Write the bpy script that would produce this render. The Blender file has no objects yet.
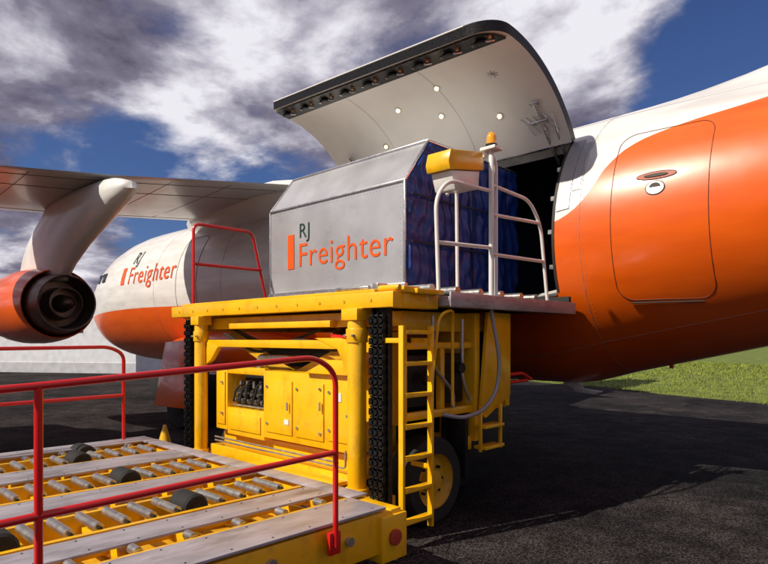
import bpy, bmesh, math, random
from mathutils import Vector, Matrix, Euler
random.seed(4)
scene = bpy.context.scene
R = math.radians

# ---------------------------------------------------------------- materials
def mat(name, col, rough=.5, metal=0., var=.12, nscale=3., bump=0., bscale=60., coat=0.,
        dirt=0., dcol=(.05, .04, .03), dscale=5., emit=None, estr=0., stretch=(1, 1, 1)):
    m = bpy.data.materials.new(name); m.use_nodes = True
    nt = m.node_tree; N = nt.nodes; L = nt.links
    b = N['Principled BSDF']
    tc = N.new('ShaderNodeTexCoord'); mp = N.new('ShaderNodeMapping')
    mp.inputs['Scale'].default_value = stretch
    L.new(tc.outputs['Object'], mp.inputs['Vector'])
    n = N.new('ShaderNodeTexNoise'); n.inputs['Scale'].default_value = nscale
    n.inputs['Detail'].default_value = 4
    L.new(mp.outputs[0], n.inputs['Vector'])
    mx = N.new('ShaderNodeMix'); mx.data_type = 'RGBA'
    mx.inputs[6].default_value = tuple(c*(1-var) for c in col)+(1,)
    mx.inputs[7].default_value = tuple(min(1, c*(1+var)) for c in col)+(1,)
    mr = N.new('ShaderNodeMapRange'); mr.inputs[1].default_value = .3; mr.inputs[2].default_value = .7
    L.new(n.outputs[0], mr.inputs[0]); L.new(mr.outputs[0], mx.inputs[0])
    out = mx.outputs[2]
    if dirt > 0:
        n2 = N.new('ShaderNodeTexNoise'); n2.inputs['Scale'].default_value = dscale
        n2.inputs['Detail'].default_value = 8; n2.inputs['Roughness'].default_value = .7
        L.new(mp.outputs[0], n2.inputs['Vector'])
        r2 = N.new('ShaderNodeMapRange'); r2.inputs[1].default_value = .52; r2.inputs[2].default_value = .72
        r2.inputs[4].default_value = dirt
        L.new(n2.outputs[0], r2.inputs[0])
        m2 = N.new('ShaderNodeMix'); m2.data_type = 'RGBA'
        m2.inputs[7].default_value = dcol+(1,)
        L.new(r2.outputs[0], m2.inputs[0]); L.new(out, m2.inputs[6]); out = m2.outputs[2]
    L.new(out, b.inputs['Base Color'])
    rr = N.new('ShaderNodeMapRange'); rr.inputs[3].default_value = max(.03, rough-.08); rr.inputs[4].default_value = min(1, rough+.12)
    L.new(n.outputs[0], rr.inputs[0]); L.new(rr.outputs[0], b.inputs['Roughness'])
    b.inputs['Metallic'].default_value = metal
    b.inputs['Coat Weight'].default_value = coat
    b.inputs['Coat Roughness'].default_value = .08
    if bump > 0:
        n3 = N.new('ShaderNodeTexNoise'); n3.inputs['Scale'].default_value = bscale; n3.inputs['Detail'].default_value = 4
        L.new(mp.outputs[0], n3.inputs['Vector'])
        bp = N.new('ShaderNodeBump'); bp.inputs['Strength'].default_value = bump; bp.inputs['Distance'].default_value = .02
        L.new(n3.outputs[0], bp.inputs['Height']); L.new(bp.outputs[0], b.inputs['Normal'])
    if emit:
        b.inputs['Emission Color'].default_value = emit+(1,); b.inputs['Emission Strength'].default_value = estr
    return m

YEL = mat('yellow_paint', (.90, .49, .005), .30, var=.08, dirt=.42, dscale=8, bump=.06, bscale=18, dcol=(.28, .13, .01), coat=.35, stretch=(1, 1, .6))
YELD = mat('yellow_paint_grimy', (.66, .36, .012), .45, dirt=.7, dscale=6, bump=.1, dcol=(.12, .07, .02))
RED = mat('red_paint', (.62, .010, .010), .28, var=.08, dirt=.12, dscale=12, coat=.4)
WHT = mat('white_paint', (.80, .79, .76), .3, var=.04, dirt=.15, dcol=(.45, .42, .38), dscale=9, coat=.2)
DWHT = mat('door_lining_white', (.88, .85, .79), .35, var=.04, dirt=.1, dcol=(.5, .45, .4), dscale=3, bump=.03, bscale=4)
BLK = mat('black_grease', (.010, .010, .011), .35, metal=.4, var=.3, nscale=30, bump=.2)
DRK = mat('dark_steel', (.018, .018, .020), .5, metal=.4, var=.4, nscale=8, bump=.15)
RUB = mat('rubber', (.012, .012, .012), .75, var=.3, nscale=20, bump=.2)
STL = mat('worn_steel', (.55, .54, .52), .30, metal=.85, var=.2, nscale=18, dirt=.45, dscale=12, dcol=(.12, .09, .07))
PLATE = mat('scuffed_plate', (.44, .42, .47), .40, metal=.35, var=.24, nscale=9, dirt=.75, dscale=5, dcol=(.13, .11, .11), bump=.15, bscale=40, stretch=(1, .3, 1))
ALU = mat('container_aluminium', (.66, .66, .68), .30, metal=.62, var=.09, nscale=2, dirt=.35, dscale=3, dcol=(.40, .40, .42), bump=.28, bscale=2.2)
FRMP = mat('frame_plate_grey', (.42, .42, .44), .35, metal=.3, var=.15, dirt=.4, dscale=6, dcol=(.2, .2, .2))
ALUE = mat('aluminium_extrusion', (.7, .7, .7), .25, metal=.9, var=.1, nscale=12)
ORG = mat('orange_paint', (.84, .12, .003), .25, var=.05, coat=.5, nscale=1)
ORD = mat('orange_decal', (.80, .10, .008), .4, var=.03)
GRN = mat('dark_green_decal', (.01, .04, .035), .4)
BLU = mat('blue_tarpaulin', (.012, .045, .26), .40, var=.3, nscale=4, bump=1.0, bscale=7, stretch=(1, 1.6, .6), coat=.1)
WNG = mat('wing_grey', (.50, .51, .52), .3, var=.06, nscale=2, dirt=.25, dscale=3, dcol=(.25, .24, .24), coat=.2)
INT = mat('cabin_lining', (.03, .045, .10), .6)
FRM = mat('door_frame', (.45, .45, .43), .45, dirt=.4)
LINE = mat('panel_gap', (.03, .02, .015), .6)
LINEG = mat('panel_seam', (.30, .27, .25), .5)
DGAP = mat('door_gap_brown', (.14, .03, .008), .6)
BRZ = mat('exhaust_metal', (.17, .12, .10), .32, metal=.85, var=.3, nscale=6)
BRZD = mat('exhaust_inner', (.03, .024, .022), .5, metal=.6)
HOSE = mat('ribbed_hose', (.33, .34, .36), .4, metal=.3, bump=.3, bscale=90)
WOOD = mat('plywood_floor', (.30, .16, .08), .6, var=.3, nscale=7, bump=.2)
AMB = mat('amber_lens', (.85, .33, .01), .12, coat=1, emit=(.9, .35, .02), estr=.1)
LAMP = mat('lamp_lit', (.9, .8, .6), .3, emit=(1, .62, .25), estr=6)
RUST = mat('rust_red', (.45, .05, .02), .6, var=.3, nscale=10)
GLS = mat('window_dark', (.02, .025, .03), .08)
WAL = mat('wall_white_sheet', (.74, .76, .80), .5, dirt=.15, dscale=1.5)
ROOF = mat('roof_sheet', (.55, .56, .6), .5)

# ---------------------------------------------------------------- helpers
def empty(name, loc):
    e = bpy.data.objects.new(name, None); e.empty_display_size = .3
    e.location = loc; scene.collection.objects.link(e); return e
def par(o, p):
    if p:
        o.parent = p; o.matrix_parent_inverse = Matrix.Translation(-Vector(p.location))
class MB:
    def __init__(s): s.bm = bmesh.new()
    def box(s, c, d, r=(0, 0, 0)):
        M = Matrix.Translation(c) @ Euler([R(a) for a in r]).to_matrix().to_4x4() @ Matrix.Diagonal((d[0], d[1], d[2], 1))
        bmesh.ops.create_cube(s.bm, size=1, matrix=M); return s
    def bb(s, x0, x1, y0, y1, z0, z1):
        return s.box(((x0+x1)/2, (y0+y1)/2, (z0+z1)/2), (x1-x0, y1-y0, z1-z0))
    def cyl(s, a, b, r, seg=16, r2=None):
        a = Vector(a); b = Vector(b); d = b-a
        M = Matrix.Translation((a+b)/2) @ d.to_track_quat('Z', 'Y').to_matrix().to_4x4()
        bmesh.ops.create_cone(s.bm, cap_ends=True, segments=seg, radius1=r, radius2=r if r2 is None else r2, depth=d.length, matrix=M)
        return s
    def beam(s, a, b, w, h):
        a = Vector(a); b = Vector(b); d = b-a
        M = Matrix.Translation((a+b)/2) @ d.to_track_quat('Z', 'Y').to_matrix().to_4x4() @ Matrix.Diagonal((w, h, d.length, 1))
        bmesh.ops.create_cube(s.bm, size=1, matrix=M); return s
    def prism(s, pts, vec):
        vec = Vector(vec)
        A = [s.bm.verts.new(p) for p in pts]; B = [s.bm.verts.new(Vector(p)+vec) for p in pts]
        n = len(pts)
        s.bm.faces.new(A); s.bm.faces.new(B[::-1])
        for i in range(n):
            s.bm.faces.new((A[i], B[i], B[(i+1) % n], A[(i+1) % n]))
        return s
    def lathe(s, prof, c, axis='X', seg=32):
        rings = []
        for (t, r) in prof:
            ring = []
            for k in range(seg):
                a = 2*math.pi*k/seg
                if axis == 'X': p = (c[0]+t, c[1]+r*math.cos(a), c[2]+r*math.sin(a))
                else: p = (c[0]+r*math.cos(a), c[1]+r*math.sin(a), c[2]+t)
                ring.append(s.bm.verts.new(p))
            rings.append(ring)
        for i in range(len(rings)-1):
            for k in range(seg):
                s.bm.faces.new((rings[i][k], rings[i][(k+1) % seg], rings[i+1][(k+1) % seg], rings[i+1][k]))
        return s
    def loft(s, rings, cap=True):
        V = [[s.bm.verts.new(p) for p in r] for r in rings]; n = len(V[0])
        for i in range(len(V)-1):
            for k in range(n):
                s.bm.faces.new((V[i][k], V[i][(k+1) % n], V[i+1][(k+1) % n], V[i+1][k]))
        if cap: s.bm.faces.new(V[0]); s.bm.faces.new(V[-1][::-1])
        return s
    def done(s, name, parent, m, bevel=0, smooth=True, split=35):
        bmesh.ops.recalc_face_normals(s.bm, faces=s.bm.faces)
        me = bpy.data.meshes.new(name); s.bm.to_mesh(me); s.bm.free()
        me.materials.append(m)
        o = bpy.data.objects.new(name, me); scene.collection.objects.link(o); par(o, parent)
        if smooth:
            for p in me.polygons: p.use_smooth = True
        if bevel > 0:
            bv = o.modifiers.new('bev', 'BEVEL'); bv.width = bevel; bv.segments = 2; bv.limit_method = 'ANGLE'; bv.angle_limit = R(40)
        if smooth:
            e = o.modifiers.new('es', 'EDGE_SPLIT'); e.split_angle = R(split)
        return o
def fillet(pts, r, n=6):
    pts = [Vector(p) for p in pts]; out = [pts[0]]
    for i in range(1, len(pts)-1):
        a, b, c = pts[i-1], pts[i], pts[i+1]
        rr = min(r, (a-b).length*.48, (c-b).length*.48)
        p = b+(a-b).normalized()*rr; q = b+(c-b).normalized()*rr
        for k in range(n+1):
            t = k/n; out.append(p*(1-t)**2+b*2*t*(1-t)+q*t*t)
    out.append(pts[-1]); return out
def tube(name, paths, r, m, parent, fr=.12, res=5):
    cu = bpy.data.curves.new(name, 'CURVE'); cu.dimensions = '3D'; cu.bevel_depth = r; cu.bevel_resolution = res; cu.use_fill_caps = True
    for pts in paths:
        P = fillet(pts, fr) if fr > 0 and len(pts) > 2 else [Vector(p) for p in pts]
        sp = cu.splines.new('POLY'); sp.points.add(len(P)-1)
        for i, p in enumerate(P): sp.points[i].co = (p.x, p.y, p.z, 1)
    cu.materials.append(m)
    o = bpy.data.objects.new(name, cu); scene.collection.objects.link(o); par(o, parent); return o
def text(name, body, x, y, z, width, m, parent, tilt=90, offset=0):
    cu = bpy.data.curves.new(name, 'FONT'); cu.body = body; cu.size = 1; cu.extrude = .002; cu.offset = offset
    cu.space_character = 1.06
    cu.materials.append(m)
    o = bpy.data.objects.new(name, cu); scene.collection.objects.link(o)
    bpy.context.view_layer.update()
    s = width/o.dimensions.x
    o.scale = (s, s, s)
    o.location = (x, y, z); o.rotation_euler = (R(tilt), 0, 0); par(o, parent); return o
def text_on_skin(name, body, x, z, width, m, parent):
    """lettering applied on the curved fuselage skin"""
    cu = bpy.data.curves.new(name+'_c', 'FONT'); cu.body = body; cu.size = 1; cu.space_character = 1.1; cu.resolution_u = 6
    o = bpy.data.objects.new(name+'_c', cu); scene.collection.objects.link(o)
    bpy.context.view_layer.update()
    s = width/o.dimensions.x
    me = bpy.data.meshes.new_from_object(o.evaluated_get(bpy.context.evaluated_depsgraph_get()))
    bpy.data.objects.remove(o)
    for v in me.vertices:
        v.co = surfY(x+v.co.x*s, z+v.co.y*s, .014)
    me.materials.clear(); me.materials.append(m)
    o = bpy.data.objects.new(name, me); scene.collection.objects.link(o); par(o, parent); return o

# ---------------------------------------------------------------- AIRCRAFT
CY = 3.46
air = empty('cargo_aircraft', (-3, CY, 2.8))
def fus(X):
    hw = 1.78; top = 4.62; bot = 1.06; bump = 0
    if X > .3:
        bot = 1.06+.235*(X-.3)*min(1, (X-.1)/.8) if X < 1.0 else 1.06+.235*(X-.3)
        t = max(0, X-.8)/8.4; hw = 1.78*(1-t**1.5*.86)
        top = 4.62-.02*max(0, X-1)**1.6
    if X > .2:
        bump = .055*(X-.2)**1.9 if X < 3.2 else .055*3**1.9+.75*(X-3.2)
        bump = min(bump, 1.6)
    if X < -11.3:
        t = min(.995, (-11.3-X)/4.6); k = math.sqrt(1-t**2.3)
        hw = 1.78*k; hh = 1.78*k; c = 2.84-.45*t*t
        top = c+hh; bot = c-hh
    return (top+bot)/2, hw, (top-bot)/2, bump
def fp(X, th, off=0.):
    cz, hw, hh, b = fus(X); c, s_ = math.cos(th), math.sin(th)
    d = (math.degrees(th)-90)/16
    return Vector((X, CY-(hw+off)*c, cz+(hh+off)*s_+b*math.exp(-d*d)))
def surfY(X, Z, off=.0):
    cz, hw, hh, b = fus(X); s_ = max(-1, min(1, (Z-cz)/hh))
    th = math.asin(s_); return fp(X, th, off)
DX0, DX1 = -2.65, .79
TH0, TH1 = -22, 45
xs = [-15.88, -15.8, -15.6, -15.3, -14.9, -14.4, -13.8, -13.1, -12.4, -11.8, -11.3, -10, -8.5, -7, -5.5, -4, DX0, -2, -1.3, -.6, 0, .3, .55, DX1, 1.1, 1.4, 1.7, 2.0, 2.4, 2.8, 3.2, 3.7, 4.3, 5, 6, 7, 8, 9, 9.3]
ths = list(range(-92, -22, 7))[:-1]+[-29, TH0]+[-22+67*k/12 for k in range(1, 12)]+[TH1]+[45+45*k/10 for k in range(1, 11)]+[90+k*4.5 for k in range(1, 11)]+[135+k*9 for k in range(1, 15)]
ths = sorted(set([round(t, 3) for t in ths if t < 266]))
bm = bmesh.new()
G = [[bm.verts.new(fp(x, R(t))) for t in ths] for x in xs]
n = len(ths)
for i in range(len(xs)-1):
    for k in range(n):
        k2 = (k+1) % n
        xm = (xs[i]+xs[i+1])/2
        t0 = ths[k]; t1 = ths[k2] if k2 else 268
        if DX0 < xm < DX1 and t0 >= TH0-.01 and t1 <= TH1+.01: continue
        bm.faces.new((G[i][k], G[i][k2], G[i+1][k2], G[i+1][k]))
bm.faces.new(G[0]); bm.faces.new(G[-1][::-1])
bmesh.ops.recalc_face_normals(bm, faces=bm.faces)
me = bpy.data.meshes.new('fuselage'); bm.to_mesh(me); bm.free()
pm = bpy.data.materials.new('livery_paint'); pm.use_nodes = True
N = pm.node_tree.nodes; L = pm.node_tree.links; b = N['Principled BSDF']
tc = N.new('ShaderNodeTexCoord'); sx = N.new('ShaderNodeSeparateXYZ'); L.new(tc.outputs['Object'], sx.inputs[0])
mr = N.new('ShaderNodeMapRange'); mr.inputs[1].default_value = -16; mr.inputs[2].default_value = 8; L.new(sx.outputs[0], mr.inputs[0])
fc = N.new('ShaderNodeFloatCurve'); L.new(mr.outputs[0], fc.inputs[1])
cv = fc.mapping.curves[0]
bp_ = [(-16, 2.2), (-12, 2.42), (-3.5, 2.42), (-1.5, 2.6), (.0, 2.95), (.80, 3.05), (1.02, 3.15), (1.20, 3.33), (1.38, 3.63), (1.64, 3.86), (2.0, 3.98), (2.8, 4.13), (4.5, 4.6), (8, 6)]
cv.points[0].location = (0, bp_[0][1]/6); cv.points[1].location = (1, 1)
for (x, z) in bp_[1:-1]: cv.points.new((x+16)/24, z/6)
fc.mapping.update()
mz = N.new('ShaderNodeMath'); mz.operation = 'MULTIPLY'; mz.inputs[1].default_value = 6; L.new(fc.outputs[0], mz.inputs[0])
sb = N.new('ShaderNodeMath'); sb.operation = 'SUBTRACT'; L.new(mz.outputs[0], sb.inputs[0]); L.new(sx.outputs[2], sb.inputs[1])
st = N.new('ShaderNodeMapRange'); st.inputs[1].default_value = -.004; st.inputs[2].default_value = .004; L.new(sb.outputs[0], st.inputs[0])
ns = N.new('ShaderNodeTexNoise'); ns.inputs['Scale'].default_value = 2.2; ns.inputs['Detail'].default_value = 8
mpp = N.new('ShaderNodeMapping'); mpp.inputs['Scale'].default_value = (.6, 1, 2.5); L.new(tc.outputs['Object'], mpp.inputs[0]); L.new(mpp.outputs[0], ns.inputs['Vector'])
w1 = N.new('ShaderNodeMix'); w1.data_type = 'RGBA'; w1.inputs[6].default_value = (.66, .64, .62, 1); w1.inputs[7].default_value = (.82, .80, .77, 1)
rr0 = N.new('ShaderNodeMapRange'); rr0.inputs[1].default_value = .3; rr0.inputs[2].default_value = .6; L.new(ns.outputs[0], rr0.inputs[0]); L.new(rr0.outputs[0], w1.inputs[0])
o1 = N.new('ShaderNodeMix'); o1.data_type = 'RGBA'; o1.inputs[6].default_value = (.76, .10, .002, 1); o1.inputs[7].default_value = (.86, .125, .003, 1); L.new(rr0.outputs[0], o1.inputs[0])
mm = N.new('ShaderNodeMix'); mm.data_type = 'RGBA'; L.new(st.outputs[0], mm.inputs[0]); L.new(w1.outputs[2], mm.inputs[6]); L.new(o1.outputs[2], mm.inputs[7])
L.new(mm.outputs[2], b.inputs['Base Color']); b.inputs['Roughness'].default_value = .34; b.inputs['Coat Weight'].default_value = .4; b.inputs['Coat Roughness'].default_value = .12
n5 = N.new('ShaderNodeTexNoise'); n5.inputs['Scale'].default_value = 1.6; L.new(tc.outputs['Object'], n5.inputs['Vector'])
bu = N.new('ShaderNodeBump'); bu.inputs['Strength'].default_value = .14; bu.inputs['Distance'].default_value = .05; L.new(n5.outputs[0], bu.inputs['Height']); L.new(bu.outputs[0], b.inputs['Normal'])
for m_ in (pm, INT, FRM): me.materials.append(m_)
for p in me.polygons: p.use_smooth = True
fo = bpy.data.objects.new('fuselage', me); scene.collection.objects.link(fo); par(fo, air)
so = fo.modifiers.new('s', 'SOLIDIFY'); so.thickness = .12; so.offset = -1; so.material_offset = 1; so.material_offset_rim = 2
es = fo.modifiers.new('e', 'EDGE_SPLIT'); es.split_angle = R(40)
MB().bb(-8, 1.2, 2.02, 4.9, 2.05, 2.15).done('cargo_floor', air, DRK)
MB().bb(1.25, 1.3, 2.3, 4.6, 2.16, 4.0).done('cabin_bulkhead', air, BLU)
mb = MB()
for k in range(9): mb.cyl((-2.5+k*.4, 2.05, 2.16), (-2.5+k*.4+.25, 2.05, 2.16), .035)
mb.done('sill_rollers', air, STL)
def strip(name, pts_a, pts_b, m, parent):
    s = MB(); A = [s.bm.verts.new(p) for p in pts_a]; B = [s.bm.verts.new(p) for p in pts_b]
    for i in range(len(A)-1): s.bm.faces.new((A[i], A[i+1], B[i+1], B[i]))
    o = s.done(name, parent, m); return o
arc = [TH0+(TH1-TH0)*k/20 for k in range(21)]
strip('door_seal_aft', [fp(DX1, R(t), .006) for t in arc], [fp(DX1+.03, R(t), .006) for t in arc], LINE, air)
strip('door_seal_sill', [fp(DX0+(DX1-DX0)*k/10, R(TH0), .006) for k in range(11)], [fp(DX0+(DX1-DX0)*k/10, R(TH0-1.2), .006) for k in range(11)], ALUE, air)
mb = MB()
for t in (-12, 2, 16, 30):
    p = fp(DX1-.03, R(t), -.06); mb.box(p, (.06, .08, .05))
mb.done('latch_lugs', air, STL)
def panel(name, X0, X1, T0, T1, off, m, n=8):
    s = MB(); g = [[s.bm.verts.new(fp(X0+(X1-X0)*i/4, R(T0+(T1-T0)*k/n), off)) for k in range(n+1)] for i in range(5)]
    for i in range(4):
        for k in range(n): s.bm.faces.new((g[i][k], g[i+1][k], g[i+1][k+1], g[i][k+1]))
    return s.done(name, air, m)
panel('scuff_plate', .83, .99, 9, 43, .006, FRMP)
panel('scuff_plate_upper', 1.0, 1.10, 16, 40, .006, FRMP)
seams = []
for X in (-9.5, -6.5, -3.4, 1.12, 3.0):
    seams.append([fp(X, R(t), .0008) for t in range(-80, 81, 4)])
for t in (62, -50):
    seams.append([fp(x, R(t), .0008) for x in [xx for xx in xs if -11 < xx < 5]])
tube('skin_seams', seams, .0022, LINEG, air, fr=0, res=1)
mb = MB()
for X in (1.16, 2.99):
    for t in range(-40, 60, 2):
        p = fp(X, R(t), 0); q = fp(X, R(t), .002); mb.cyl(p, q, .0035, 6)
mb.done('rivets', air, LINEG, smooth=False)
px0, px1, pz0, pz1 = 1.47, 2.42, 2.12, 3.98
def rrect(x0, x1, z0, z1, r, n=8):
    P = []
    for (cx, cz, a0) in ((x1-r, z1-r, 0), (x0+r, z1-r, 90), (x0+r, z0+r, 180), (x1-r, z0+r, 270)):
        for k in range(n+1):
            a = R(a0+90*k/n); P.append((cx+r*math.cos(a), cz+r*math.sin(a)))
    out = []
    for i in range(len(P)):
        a, b_ = P[i], P[(i+1) % len(P)]; m_ = max(1, int(math.dist(a, b_)/.08))
        for k in range(m_): out.append((a[0]+(b_[0]-a[0])*k/m_, a[1]+(b_[1]-a[1])*k/m_))
    out.append(out[0]); return out
tube('service_door_gap', [[surfY(x, z, .0) for x, z in rrect(px0, px1, pz0, pz1, .16)]], .0042, DGAP, air, fr=0, res=2)
tube('service_door_step', [[surfY(px0+.12+k*.07, 2.095, .012) for k in range(11)]], .009, LINE, air, fr=0, res=2)
el = [(1.92+.20*math.cos(R(a)), 3.41+.042*math.sin(R(a))) for a in range(0, 361, 15)]
tube('door_handle_recess', [[surfY(x, z, .001) for x, z in el]], .005, LINE, air, fr=0, res=2)
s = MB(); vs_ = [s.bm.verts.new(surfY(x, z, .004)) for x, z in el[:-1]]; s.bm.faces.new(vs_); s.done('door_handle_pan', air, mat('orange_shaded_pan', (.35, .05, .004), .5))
s = MB(); vs_ = [s.bm.verts.new(surfY(1.92+(x-1.92)*.6, 3.41+(z-3.41)*.4, .012)) for x, z in el[:-1]]; s.bm.faces.new(vs_); s.done('door_handle', air, LINE)
def disc(name, x, z, r, m, a0=0, a1=360, off=.006):
    s = MB(); vs = [s.bm.verts.new(surfY(x+r*math.cos(R(a0+(a1-a0)*k/24)), z+r*.8*math.sin(R(a0+(a1-a0)*k/24)), off)) for k in range(24 if a1-a0 == 360 else 25)]
    s.bm.faces.new(vs); s.done(name, air, m)
disc('door_placard', 1.92, 3.275, .098, LINE)
disc('door_placard_face', 1.92, 3.275, .088, WHT, off=.009)
disc('door_placard_half', 1.92, 3.282, .055, LINE, 0, 180, off=.012)
MB().prism([(.05, 3.3, 1.14), (.28, 3.3, 1.14), (.42, 3.3, .98), (.34, 3.3, .95), (.12, 3.3, 1.03)], (0, .03, 0)).prism([(.25, 3.27, .99), (.66, 3.27, .96), (.6, 3.27, .92), (.3, 3.27, .94)], (0, .12, 0)).done('drain_mast', air, WHT, .005)
MB().cyl((1.55, 3.4, 1.40), (1.55, 3.4, 1.31), .025).done('belly_beacon', air, RUST)
text_on_skin('fuselage_title', 'Freighter', -11.0, 3.06, 2.5, ORD, air)
text_on_skin('fuselage_title_small', 'RJ', -11.0, 3.58, .34, GRN, air)
s = MB(); s.bm.faces.new([s.bm.verts.new(surfY(x, z, .012)) for x, z in ((-11.4, 3.06), (-11.2, 3.06), (-11.2, 3.25), (-11.2, 3.5), (-11.4, 3.5), (-11.4, 3.25))]); s.done('fuselage_title_bar', air, ORD)
mb = MB()
for X in (-13.3, -12.8):
    p = surfY(X, 3.35, .002); mb.box(p, (.26, .02, .26), (-16, 0, 0))
mb.done('cockpit_side_windows', air, GLS, .004)
tube('forward_door_gap', [[surfY(x, z, .002) for x, z in rrect(-8.4, -7.5, 2.15, 3.95, .15)]], .007, LINEG, air, fr=0, res=1)

# cargo door -------------------------------------------------------
H = Vector((0, CY-1.78*math.cos(R(45)), 2.84+1.78*math.sin(R(45))))
def dpt(u, v, off=0.):
    ph = R(TH1+(TH0-TH1)*v)
    y = CY-(1.78+off)*math.cos(ph)-H.y; z = 2.84+(1.78+off)*math.sin(ph)-H.z
    ang = -R(102.6+ (1-u)*6.2)
    Y = y*math.cos(ang)-z*math.sin(ang); Z = y*math.sin(ang)+z*math.cos(ang)
    arcl = 2.08; d = arcl*(1-v); r = .34; ins = 0
    if d < r: ins = r-math.sqrt(max(0, r*r-(r-d)**2))
    x0 = DX0-.46+ins*.35; x1 = DX1+.04-ins
    return Vector((x0+(x1-x0)*u, H.y+Y*1.02, H.z+Z*1.02+.04))
def dgrid(us, vs, off, m, name):
    s = MB(); g = [[s.bm.verts.new(dpt(u, v, off)) for v in vs] for u in us]
    for i in range(len(us)-1):
        for k in range(len(vs)-1): s.bm.faces.new((g[i][k], g[i+1][k], g[i+1][k+1], g[i][k+1]))
    return s.done(name, air, m, split=50)
us = [k/24 for k in range(25)]
vs = [k/20*.84 for k in range(20)]+[.84+.16*math.sin(R(90*k/10)) for k in range(11)]
s = MB()
gi = [[s.bm.verts.new(dpt(u, v, -.11)) for v in vs] for u in us]
go = [[s.bm.verts.new(dpt(u, v, 0)) for v in vs] for u in us]
nu, nv = len(us), len(vs)
for g in (gi, go):
    for i in range(nu-1):
        for k in range(nv-1): s.bm.faces.new((g[i][k], g[i+1][k], g[i+1][k+1], g[i][k+1]))
rimf = []
for i in range(nu-1):
    rimf.append(s.bm.faces.new((gi[i][nv-1], gi[i+1][nv-1], go[i+1][nv-1], go[i][nv-1])))
    rimf.append(s.bm.faces.new((gi[i][0], gi[i+1][0], go[i+1][0], go[i][0])))
for k in range(nv-1):
    rimf.append(s.bm.faces.new((gi[0][k], gi[0][k+1], go[0][k+1], go[0][k])))
    rimf.append(s.bm.faces.new((gi[-1][k], gi[-1][k+1], go[-1][k+1], go[-1][k])))
for f in rimf: f.material_index = 1
cd = s.done('cargo_door', air, DWHT, split=50); cd.data.materials.append(BLK)
LB = .835
vb = [LB, .86, .885, .91, .94, .965, .985]
dgrid([.012+.976*k/24 for k in range(25)], vb, -.135, BLK, 'door_latch_beam')
s = MB()
P = [dpt(.012+.976*k/24, LB, -.135) for k in range(25)]; Q = [dpt(.012+.976*k/24, LB, -.11) for k in range(25)]
A = [s.bm.verts.new(p) for p in P]; B = [s.bm.verts.new(p) for p in Q]
for i in range(24): s.bm.faces.new((A[i], A[i+1], B[i+1], B[i]))
s.done('door_latch_beam_lip', air, ALUE)
tube('door_edge_trim', [[dpt(k/24, 1, -.002) for k in range(25)]], .010, WHT, air, fr=0, res=2)
mb = MB(); mc = MB(); md = MB()
for k in range(9):
    u = .05+k*.111
    mb.box(dpt(u, .905, -.150), (.10, .11, .03), (10, 0, 0)); md.cyl(dpt(u+.030, .88, -.15), dpt(u+.030, .925, -.18), .014, 10)
    mc.box(dpt(u+.045, .93, -.150), (.022, .026, .03)); md.box(dpt(u-.025, .91, -.158), (.02, .04, .02))
mb.done('door_latches', air, DRK, .006); md.done('door_latch_pins', air, STL); mc.done('door_latch_flags', air, mat('latch_flag', (.7, .25, .08), .5, metal=.2))
mb = MB(); mr_ = MB()
for (u, v) in ((.46, .55), (.60, .40), (.80, .28), (.30, .30), (.66, .62)):
    p = dpt(u, v, -.112); q = dpt(u, v, -.135); mb.cyl(p, q, .026, 14)
    mr_.cyl(dpt(u, v, -.111), dpt(u, v, -.125), .047, 16)
mr_.done('door_lamp_bezels', air, ALUE); mb.done('door_lamps', air, LAMP)
tube('door_lining_seams', [[dpt(u, k/20*.80+.01, -.1115) for k in range(21)] for u in (.33, .66)], .0018, LINEG, air, fr=0, res=1)
tube('lining_vent', [[dpt(.86+.018*math.cos(a), .58+.030*math.sin(a), -.1125), dpt(.86-.018*math.cos(a), .58-.030*math.sin(a), -.1125)] for a in (0, math.pi/4, math.pi/2, 3*math.pi/4)], .003, LINEG, air, fr=0, res=1)
mb = MB()
mb.cyl((.55, 2.32, 3.92), dpt(.93, .30, -.14), .022).cyl((.66, 2.32, 3.92), dpt(.97, .22, -.14), .014)
mb.cyl((-2.3, 2.32, 3.92), dpt(.1, .30, -.14), .028)
for k in range(5): mb.cyl(dpt(.86+k*.02, .22, -.12), dpt(.90+k*.02, .10, -.16), .008, 6)
mb.box(dpt(.93, .3, -.13), (.12, .08, .03)); mb.box(dpt(.92, .17, -.13), (.24, .1, .02))
mb.done('door_actuators', air, ALUE, .003)
MB().cyl((DX0, H.y+.01, H.z+.02), (DX1, H.y+.01, H.z+.02), .03).done('door_hinge', air, ALUE)

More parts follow.
